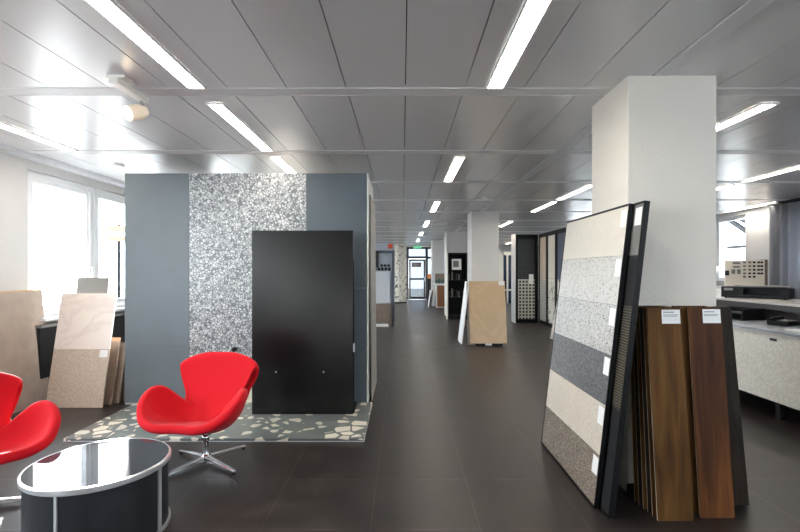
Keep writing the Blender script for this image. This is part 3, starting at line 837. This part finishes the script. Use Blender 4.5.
ps = box('pedestal_stand', (1.09, 1.31, 20.0, 20.3, 0, 1.08), TDARK); tag(ps, 'dark pedestal standing beside the far exit door', 'pedestal')
ob_ = box('carton', (1.1, 1.3, 20.02, 20.28, 1.081, 1.28), ORANGEB, bevel=.005); tag(ob_, 'orange carton on the dark pedestal by the exit door', 'box')

# floral panels beside the door
for k, (xa, xb) in enumerate(((-.335, -.15), (-.135, .01), (.025, .18))):
    t = thing('floral_panel', ('leftmost', 'middle', 'rightmost')[k]+' of three white floral panels beside the exit door', 'wall panel', (xa, 20+.1*k, 0), (0, 0, 0), 'white floral panels')
    box('panel_face', (0, xb-xa, 0, .03, .06, 2.58), FLORAL, t)
    box('panel_base', (-.003, xb-xa+.003, -.02, .1, 0, .059), BLACKM, t)

# tile display stand left of the aisle
ds = thing('display_stand', 'tile display stand with orange logo header left of the aisle', 'display stand', (-.75, 11.4, 0))
box('back_panel', (0, .48, .42, .46, 0, 1.93), GREYPANEL, ds)
bm = bmesh.new(); bx(bm, .48, .545, .3, .46, 0, 1.935); bx(bm, 0, .48, .38, .4195, 1.86, 1.93); ob('stand_frame', bm, GREYFRAME, ds)
hb = box('header', (-.2, .545, .3, .46, 1.9355, 2.13), GREYPANEL, ds)
box('header_logo', (.38, .5, .292, .2995, 1.98, 2.1), ORANGELOGO, hb)
box('screen', (-.0, .19, .3, .36, 1.52, 2.12) if False else (0.0, .14, .36, .41, 1.5, 1.93), BLACKGLASS, ds)
bm = bmesh.new()
for k in range(5): bx(bm, .02+.09*k, .085+.09*k, .4, .4195, 1.42, 1.5)
for k in range(3): bx(bm, .18+.09*k, .25+.09*k, .4, .4195, 1.52, 1.58)
ob('sample_chip', bm, TDARK, ds)
bm = bmesh.new()
vs = [(0, 0, 0), (0, 0, .12), (0, .18, .58), (0, .3795, .58), (0, .3795, 0)]
A = [bm.verts.new(v) for v in vs]; B = [bm.verts.new((.47, v[1], v[2])) for v in vs]
bm.faces.new(A); bm.faces.new(B[::-1])
for i in range(5): bm.faces.new((A[i], A[(i+1) % 5], B[(i+1) % 5], B[i]))
ob('stand_base', bm, BROWNDK, ds)
box('base_slot', (.03, .4, -.012, -.0005, .03, .1), PAPER, ds)
gb = sheet('grey_sheet', 'silver grey sheet leaning on the tile display stand', 'board', -.74, 11.70, .43, .82, .012, .1, GREYBOARD, z=.582)
sq = box('grey_sample', (-.52, -.36, 11.76, 11.775, 1.2, 1.42), TMID) if False else None

# ------------------------------------------------------------------ reception counter
dk = thing('reception_counter', 'reception counter with beige speckled front and silver grey worktop', 'counter', (3.5, 3.0, 0))
box('front_panel', (0, .03, 0, 3.3, .18, .825), DESKP, dk)
box('worktop', (-.02, .62, -.02, 3.32, .826, .85), DESKTOP, dk, bevel=.003)
box('carcass', (.0305, .6, .02, 3.28, .1805, .8255), BARDARK, dk)
for y in (1.35, 3.1): box('leg', (.07, .13, y, y+.05, 0, .18), BLACK, dk)
box('panel_slot', (-.006, -.0005, 1.3, 1.38, .75, .775), TDARK, dk)
bk = thing('back_counter', 'dark higher counter behind the beige reception counter carrying the printer', 'counter', (4.16, 4.0, 0))
box('counter_body', (.04, .86, .03, 3.37, 0, .9695), BARDARK, bk)
box('counter_edge', (0, .89, 0, 3.4, .97, 1.032), BARDARK, bk)
box('counter_top', (-.006, .9, -.006, 3.406, 1.0325, 1.05), BARTOP, bk)
kb = thing('desk_phone', 'black desk telephone on the silver grey counter worktop', 'telephone', (3.93, 4.75, .8505), (0, 0, R(-70)))
box('phone_base', (-.1, .1, -.1, .1, 0, .05), BLACK, kb, bevel=.01); box('handset', (-.09, -.04, -.1, .1, .0505, .085), BLACK, kb, bevel=.012); box('keypad', (-.01, .08, -.07, .05, .0505, .056), TMID, kb)
lt = thing('letter_tray', 'black letter tray on the silver grey counter worktop', 'tray', (3.93, 5.45, .8505), (0, 0, R(-80)))
bm = bmesh.new(); bx(bm, -.25, .25, -.15, .15, 0, .012); bx(bm, -.25, -.24, -.15, .15, .012, .13); bx(bm, .24, .25, -.15, .15, .012, .13); bx(bm, -.24, .24, .14, .15, .012, .13); ob('tray_shell', bm, BLACK, lt)
box('tray_shelf', (-.239, .239, -.15, .139, .07, .078), BLACKM, lt)
pp = box('paper_stack', (3.62, 3.83, 4.06, 4.36, .8505, .862), PAPER); tag(pp, 'white paper stack on the counter worktop near the right photo edge', 'paper')
# printer on the bar
pr = thing('document_printer', 'long low black printer on the dark higher counter', 'printer', (4.66, 6.05, 1.0505), (0, 0, R(-50)))
bm = bmesh.new(); bx(bm, -.32, -.1, -.14, .14, .01, .135); bx(bm, .24, .32, -.14, .14, .01, .125); bx(bm, -.1, .24, -.02, .14, .01, .135); bx(bm, -.1, .24, -.14, -.02, .01, .05); bx(bm, -.1, .24, -.14, -.02, .115, .135)
ob('printer_body', bm, BLACK, pr, bevel=.004)
box('printer_lid', (-.2, .3, -.1, .14, .1355, .15), TMID, pr, bevel=.004)
box('control_panel', (-.29, -.2, -.143, -.1405, .09, .12), TMID, pr)
bm = bmesh.new()
for x in (-.28, .28):
    for y in (-.11, .11): tube(bm, (x, y, 0), (x, y, .0098), .012, n=10)
ob('printer_foot', bm, RUBBER, pr)
pr.scale = (1.12, 1.12, 1.12)
sc = thing('side_cabinet', 'white cabinet behind the dark higher counter', 'cabinet', (5.2, 7.3, 0), (0, 0, 0))
box('cabinet_body', (-.1, .6, -.05, .4, 0, 1.13), LAMPW, sc); box('cabinet_top', (-.11, .61, -.06, .41, 1.1305, 1.15), BARTOP, sc)
sbd = thing('swatch_display', 'white board with rows of dark colour swatches behind the black printer', 'sample display', (5.11, 7.28, 1.1515), (0, 0, 0))
sbd.scale = (1.11, 1.11, 1.0)
box('display_panel', (0, .56, 0, .02, 0, .43), CREAM, sbd)
box('display_side', (.5605, .6, -.005, .1, 0, .44), BROWNDK, sbd)
def swatch(x0, x1, z0, z1, m): box('swatch', (x0, x1, -.008, -.0003, z0, z1), m, sbd)
kx = .56/(768-727)
def sxp(px): return (px/8-27.2)*.0145
def szp(py): return .43-(py/8-10)*.0155
for (a, c, b_, d_) in ((275, 97, 330, 112), (275, 128, 330, 142), (215, 165, 245, 205), (265, 155, 292, 192), (310, 155, 336, 192)):
    swatch(sxp(a), sxp(b_), szp(d_), szp(c), TMID if a > 215 else TDARK)
for x in (367, 408, 443, 478, 503):
    for q, y in enumerate((98, 128, 158, 188, 215)):
        if x > 460 and q == 4: continue
        m = [TMID, BROWNDK, TDARK, BLACK, BLACK][(0 if x == 367 else 1 if x == 408 else 2)+(1 if q > 2 else 0)]
        swatch(sxp(x-10), sxp(x+9), szp(y+8), szp(y-7), m)

# curtain on the right wall
bm = bmesh.new()
n = 150; prev = None
for i in range(n+1):
    y = 5.3+3.05*i/n
    x = 6.72+.045*math.sin(i*.62)+.02*math.sin(i*.23+1)
    cur = [bm.verts.new((x-(.01 if z < 1 else 0)*math.sin(i*.62), y, z)) for z in (.06, 1.3, 2.585)]
    if prev:
        for k in range(2): bm.faces.new((prev[k], cur[k], cur[k+1], prev[k+1]))
    prev = cur
cu = thing('curtain', 'grey floor length curtain on the right wall', 'curtain', (0, 0, 0))
cf = ob('curtain_fabric', bm, CURTAIN, cu, smooth=True)
so = cf.modifiers.new('solid', 'SOLIDIFY'); so.thickness = .003
bm = bmesh.new(); bx(bm, 6.69, 6.75, 5.2, 8.45, 2.59, CEILZ-.002); ob('curtain_rail', bm, BLACKM, cu)

# ------------------------------------------------------------------ outside the windows
st_ = struct(box('ground_outside', (-30, 30, -10, 40, -.35, -.12), PAVE))
bm = bmesh.new()
for k in range(5):
    y = 9+.9*k; tube(bm, (9.5, y-.9, 1.2+.18*k), (9.5, y+1.8, 2.3+.3*k), .075, n=8)
for z in (1.55, 2.05): bx(bm, 9.48, 9.52, 8, 17, z, z+.09)
for y in (8, 12.5, 17): bx(bm, 9.46, 9.54, y, y+.08, -.12, 4.2)
pg = ob('steel_pergola', bm, STEEL); tag(pg, 'thin grey steel pergola bars seen through the right window', 'pergola')

os_ = thing('sign_board', 'small brown sign on a post outside the left window', 'sign', (-6, 9.7, 0))
bm = bmesh.new(); tube(bm, (0, .03, -.12), (0, .03, 2.4), .03, n=10); ob('sign_post', bm, STEEL, os_)
box('sign_panel', (-.2, .2, -.01, 0, 2.04, 2.36), BROWNCAB, os_)
box('sign_stripe', (-.16, .16, -.014, -.0105, 2.15, 2.23), PAPER, os_)
# ------------------------------------------------------------------ light
w = bpy.data.worlds.new('world'); S.world = w; w.use_nodes = True
nt = w.node_tree; bg = nt.nodes['Background']
bg.inputs['Color'].default_value = (.92, .96, 1, 1); bg.inputs['Strength'].default_value = 4.4
sun = bpy.data.lights.new('sun', 'SUN'); sun.energy = 9; sun.angle = R(.6); sun.color = (1, .97, .93)
so_ = bpy.data.objects.new('sun', sun); COL.objects.link(so_)
d = Vector((.61, -1, -.367)); so_.rotation_euler = d.to_track_quat('-Z', 'Y').to_euler()
for a, b in FILL_FW:
    l = bpy.data.lights.new('window_portal', 'AREA'); l.shape = 'RECTANGLE'; l.size = b-a; l.size_y = 1.6; l.cycles.is_portal = True
    o = bpy.data.objects.new('window_portal', l); COL.objects.link(o); o.location = ((a+b)/2, Y0-.25, 1.7)
    o.rotation_euler = Vector((0, 1, 0)).to_track_quat('-Z', 'Z').to_euler()
for (x, opens, sgn) in ((X0-.2, LW, 1), (X1+.25, RW, -1)):
    for (a, b, za, zb) in opens:
        l = bpy.data.lights.new('window_portal', 'AREA'); l.shape = 'RECTANGLE'; l.size = b-a; l.size_y = zb-za
        l.cycles.is_portal = True
        o = bpy.data.objects.new('window_portal', l); COL.objects.link(o)
        o.location = (x, (a+b)/2, (za+zb)/2)
        o.rotation_euler = Vector((sgn, 0, 0)).to_track_quat('-Z', 'Z').to_euler()

S.view_settings.view_transform = 'Standard'; S.view_settings.look = 'None'
S.view_settings.gamma = 1; S.view_settings.use_curve_mapping = False
S.view_settings.exposure = 1.88
S.cycles.use_denoising = True
S.cycles.max_bounces = 10; S.cycles.diffuse_bounces = 6; S.cycles.glossy_bounces = 5
S.cycles.caustics_reflective = False; S.cycles.caustics_refractive = False
S.cycles.sample_clamp_indirect = 8
